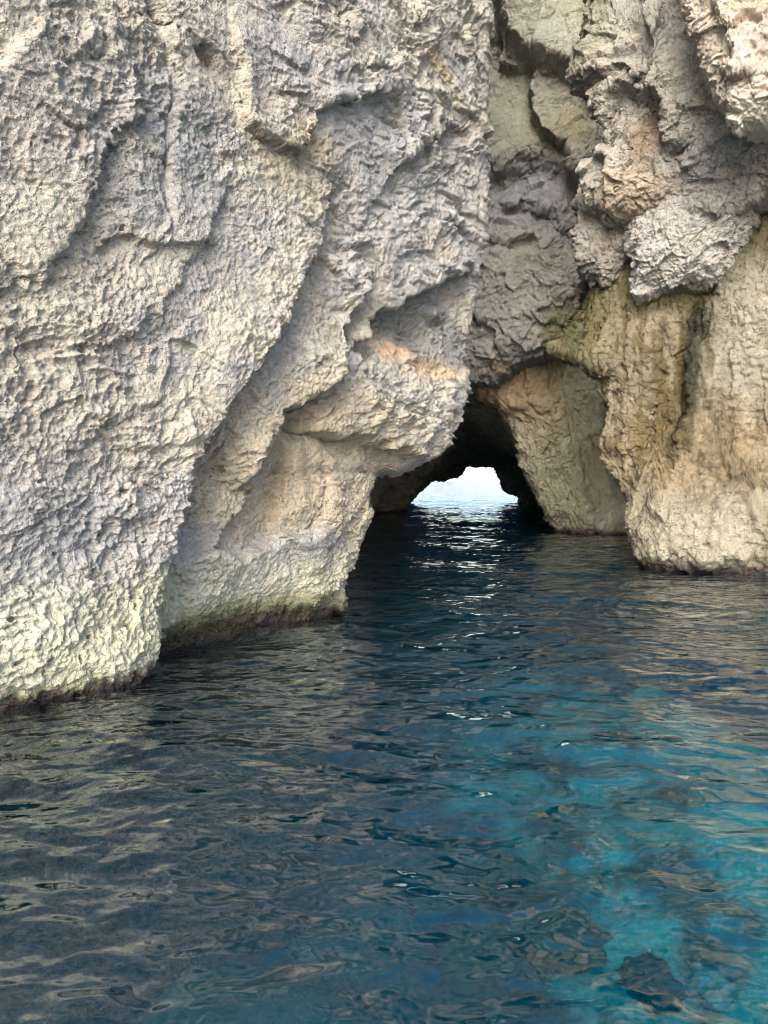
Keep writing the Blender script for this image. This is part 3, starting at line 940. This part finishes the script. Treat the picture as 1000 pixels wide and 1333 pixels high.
def build_seabed():
    ys = np.concatenate([np.linspace(-45, -2, 12), np.linspace(0, 30, 200), np.linspace(32, 320, 60)])
    xs = np.concatenate([np.linspace(-140, -15, 12), np.linspace(-14, 24, 240), np.linspace(26, 160, 12)])
    X, Y = np.meshgrid(xs, ys)
    P = np.stack([X.ravel(), Y.ravel(), 0 * X.ravel()], 1)
    P[:, 2] = -5.2 + 0.7 * fbm(P * 0.22, 4) + 0.15 * fbm(P * 1.1, 3)
    P[:, 2] += 1.5 * np.exp(-(((P[:, 0] - 5.2) / 4.2) ** 2 + ((P[:, 1] - 17.0) / 9.0) ** 2) ** 1.5)
    P[:, 2] -= 4.0 * sstep(70, 120, P[:, 1])
    edge = np.array([seabed_at(px, py, -2.0)[:2] for px, py in [(500, 800), (550, 880), (575, 1000), (600, 1100), (640, 1300), (680, 1600)]])
    ex = np.interp(P[:, 1], edge[::-1, 1], edge[::-1, 0])
    sh = 1 - sstep(-0.5, 0.6, P[:, 0] - ex + 0.9 * fbm(P * 0.6 + 8, 3))
    sh = sh * (1 - sstep(16, 22, P[:, 1]))
    P[:, 2] = P[:, 2] * (1 - sh) + sh * (-4.6 + 0.45 * fbm(P * 0.5 + 2, 4) + 0.12 * fbm(P * 2.0, 2))
    sand = C(166, 162, 140); weed = C(50, 58, 44)
    nzb = 0.75 * fbm(P * 0.5 + 12, 4, 0.6) + 0.3 * fbm(P * 1.7 + 5, 2)
    pale = 1 - sstep(0.6, 1.2, np.hypot((P[:, 0] - 5.0) / 3.9, (P[:, 1] - 17.0) / 9.5) + nzb)
    pale = pale * (1 - 0.9 * sstep(0.12, 0.3, fbm(P * np.array([[0.8, 0.5, 1]]) + 77, 3, 0.6)))       # weed beds on the sand
    pale = np.maximum(pale, sstep(80, 110, P[:, 1]))
    col = mix(np.tile(weed, (len(P), 1)), sand, pale)
    col = mix(col, C(74, 76, 70), sh)
    col = mix(col, C(70, 74, 62), sh * sstep(0.0, 0.5, fbm(P * 1.2 + 3, 3)) * 0.7)
    o = mesh_obj('seabed', P, grid_quads(len(ys), len(xs)), M_BED, None, col)
    tag(o, kind='structure')
build_seabed()

def water_material():
    m, n, p, L = nodes_of('sea_water')
    n.nodes.remove(p)
    out = n.nodes['Material Output']
    geo = n.nodes.new('ShaderNodeNewGeometry')
    def noise(scale, det, rough, sy=1.0):
        mp = n.nodes.new('ShaderNodeMapping')
        mp.inputs['Scale'].default_value = (1.0, sy, 1.0)
        mp.inputs['Rotation'].default_value = (0, 0, 0.25)
        L.new(geo.outputs['Position'], mp.inputs['Vector'])
        t = n.nodes.new('ShaderNodeTexNoise')
        t.inputs['Scale'].default_value = scale
        t.inputs['Detail'].default_value = det
        t.inputs['Roughness'].default_value = rough
        t.inputs['Distortion'].default_value = 0.25
        L.new(mp.outputs[0], t.inputs['Vector'])
        return t
    n1 = noise(3.3, 1.6, 0.45, 1.4)
    n2 = noise(1.15, 1.5, 0.45, 1.5)
    b1 = n.nodes.new('ShaderNodeBump'); b1.inputs['Strength'].default_value = 1.0; b1.inputs['Distance'].default_value = 0.075
    b2 = n.nodes.new('ShaderNodeBump'); b2.inputs['Strength'].default_value = 1.0; b2.inputs['Distance'].default_value = 0.12
    L.new(n1.outputs['Fac'], b1.inputs['Height']); L.new(n2.outputs['Fac'], b2.inputs['Height'])
    L.new(b2.outputs[0], b1.inputs['Normal'])
    rf = n.nodes.new('ShaderNodeBsdfTransparent')
    gl = n.nodes.new('ShaderNodeBsdfGlossy')
    gl.inputs['Roughness'].default_value = 0.02
    fz = n.nodes.new('ShaderNodeLayerWeight')              # Schlick reflectance, the same from both sides
    fz.inputs['Blend'].default_value = 0.5
    pw = n.nodes.new('ShaderNodeMath'); pw.operation = 'POWER'; pw.inputs[1].default_value = 3.1
    L.new(fz.outputs['Facing'], pw.inputs[0])
    fm = n.nodes.new('ShaderNodeMapRange'); fm.inputs['To Min'].default_value = 0.08; fm.inputs['To Max'].default_value = 1.0
    L.new(pw.outputs[0], fm.inputs['Value'])
    mx = n.nodes.new('ShaderNodeMixShader')
    for t in (gl, fz): L.new(b1.outputs[0], t.inputs['Normal'])
    L.new(fm.outputs[0], mx.inputs[0]); L.new(rf.outputs[0], mx.inputs[1]); L.new(gl.outputs[0], mx.inputs[2])
    L.new(mx.outputs[0], out.inputs['Surface'])
    ab = n.nodes.new('ShaderNodeVolumeAbsorption')
    ab.inputs['Color'].default_value = (0.0, 0.80, 0.87, 1)
    ab.inputs['Density'].default_value = 0.40
    sca = n.nodes.new('ShaderNodeVolumeScatter')
    sca.inputs['Color'].default_value = (0.03, 0.65, 1.0, 1)
    sca.inputs['Density'].default_value = 0.015
    ad = n.nodes.new('ShaderNodeAddShader')
    L.new(ab.outputs[0], ad.inputs[0]); L.new(sca.outputs[0], ad.inputs[1])
    L.new(ad.outputs[0], out.inputs['Volume'])
    return m

def build_water():
    ys = np.concatenate([np.linspace(-44, 0, 20)[:-1], np.geomspace(2.5, 72.5, 560) - 2.5 + 0.0, np.geomspace(74, 2000, 60)])
    nx = 420
    t = np.concatenate([np.linspace(-4, -1.02, 14), np.linspace(-1, 1, nx - 28), np.linspace(1.02, 4, 14)])
    Y, T = np.meshgrid(ys, t, indexing='ij')
    half = np.clip(3.0 + 0.62 * Y, 3.0, None)
    X = T * half
    P = np.stack([X.ravel(), Y.ravel(), 0 * X.ravel()], 1)
    W = P.copy()
    W[:, 0] += 0.35 * perlin(P * 0.6 + 3); W[:, 1] += 0.35 * perlin(P * 0.6 + 33)
    h = np.zeros(len(P))
    rs = np.random.RandomState(3)
    for k in range(14):
        lam = 0.5 * 1.22 ** k * 0.8
        an = math.radians(rs.normal(78, 32))
        kx, ky = math.cos(an) * 2 * math.pi / lam, math.sin(an) * 2 * math.pi / lam
        h += 0.0058 * lam ** 0.75 * np.sin(W[:, 0] * kx + W[:, 1] * ky + rs.rand() * 6.28)
    h += 0.016 * perlin(P * np.array([[1.5, 2.2, 1]]) + 0.3)
    P[:, 2] = h * (1 - sstep(60, 120, P[:, 1]))
    nr, ncn = len(ys), len(t)
    low = P.copy().reshape(nr, ncn, 3); low[:, :, 2] = -14
    # closed body: sides and floor
    G = P.reshape(nr, ncn, 3)
    ringi = np.concatenate([np.arange(ncn), np.arange(1, nr) * ncn + ncn - 1, (nr * ncn - 2) - np.arange(ncn - 1), np.arange(nr - 2, 0, -1) * ncn])
    base = P[ringi].copy(); base[:, 2] = -14
    n0 = len(P)
    k = len(ringi)
    a = np.arange(k); b = (a + 1) % k
    side = np.stack([ringi[a], n0 + a, n0 + b, ringi[b]], 1)
    V = np.concatenate([P, base])
    # floor: strip across between left and right edges
    right = [n0 + ncn - 1 + i for i in range(nr)]
    left = [n0] + [n0 + k - i for i in range(1, nr - 1)] + [n0 + (ncn - 1) + (nr - 1) + (ncn - 1)]
    fl = np.array([[left[i], left[i + 1], right[i + 1], right[i]] for i in range(nr - 1)])
    # end edges
    o = mesh_obj('sea', V, np.concatenate([grid_quads(nr, ncn), side]), water_material())
    o.data.materials[0].use_nodes = True
    tag(o, kind='structure')
build_water()

def stone(name, c, r, seed, dark, label, group):
    n = 48
    th = np.linspace(0, 2 * math.pi, n); ph = np.linspace(0.02, math.pi - 0.02, n // 2)
    PH, TH = np.meshgrid(ph, th, indexing='ij')
    S = np.stack([np.sin(PH) * np.cos(TH), np.sin(PH) * np.sin(TH), np.cos(PH)], -1).reshape(-1, 3)
    R = 1 + 0.4 * perlin(S * 1.3 + seed) + 0.25 * facet(S * 2.2 + seed) + 0.12 * perlin(S * 3.6 + seed) + 0.08 * perlin(S * 8 + seed)
    P = S * R[:, None] * np.array([r]) + c
    if dark:
        col = base_pigment(P, C(58, 62, 48), C(40, 46, 38), C(84, 80, 60), 1.5)
    else:
        col = base_pigment(P, C(150, 146, 130), C(120, 118, 104), C(90, 92, 76), 1.5)
    o = mesh_obj(name, P, grid_quads(n // 2, n, flip=True), M_BED, None, col, loc=c)
    return tag(o, label, 'rock', group)

BZ = -4.6
for i, (px, py, r, dark, label) in enumerate([
        (690, 1230, (1.05, 0.85, 0.6), 1, 'largest dark weed-covered boulder under the water at bottom centre'),
        (800, 1150, (0.9, 0.7, 0.6), 1, 'dark weed-covered boulder under teal water, just right of the largest one'),
        (905, 1200, (0.6, 0.5, 0.45), 1, 'small dark submerged boulder in the teal water near the right edge'),
        (715, 1020, (0.8, 0.6, 0.5), 1, 'dark submerged boulder farthest from the viewer, on the pale teal bottom'),
        (840, 1290, (0.42, 0.36, 0.3), 1, 'dark submerged boulder at the bottom edge, right of centre'),
        (720, 1108, (0.32, 0.26, 0.2), 0, 'pale stone under water between the dark submerged boulders'),
        (655, 990, (0.35, 0.28, 0.2), 0, 'pale stone under water, farthest and leftmost of the pale stones'),
        (925, 1285, (0.3, 0.3, 0.2), 0, 'pale stone under water in the lower right corner'),
        ]):
    stone('submerged_boulder' if dark else 'submerged_stone', seabed_at(px, py, BZ if dark else BZ + 0.1), r, 3.7 * i, dark, label,
          'dark boulders on the seabed' if dark else 'pale stones on the seabed')
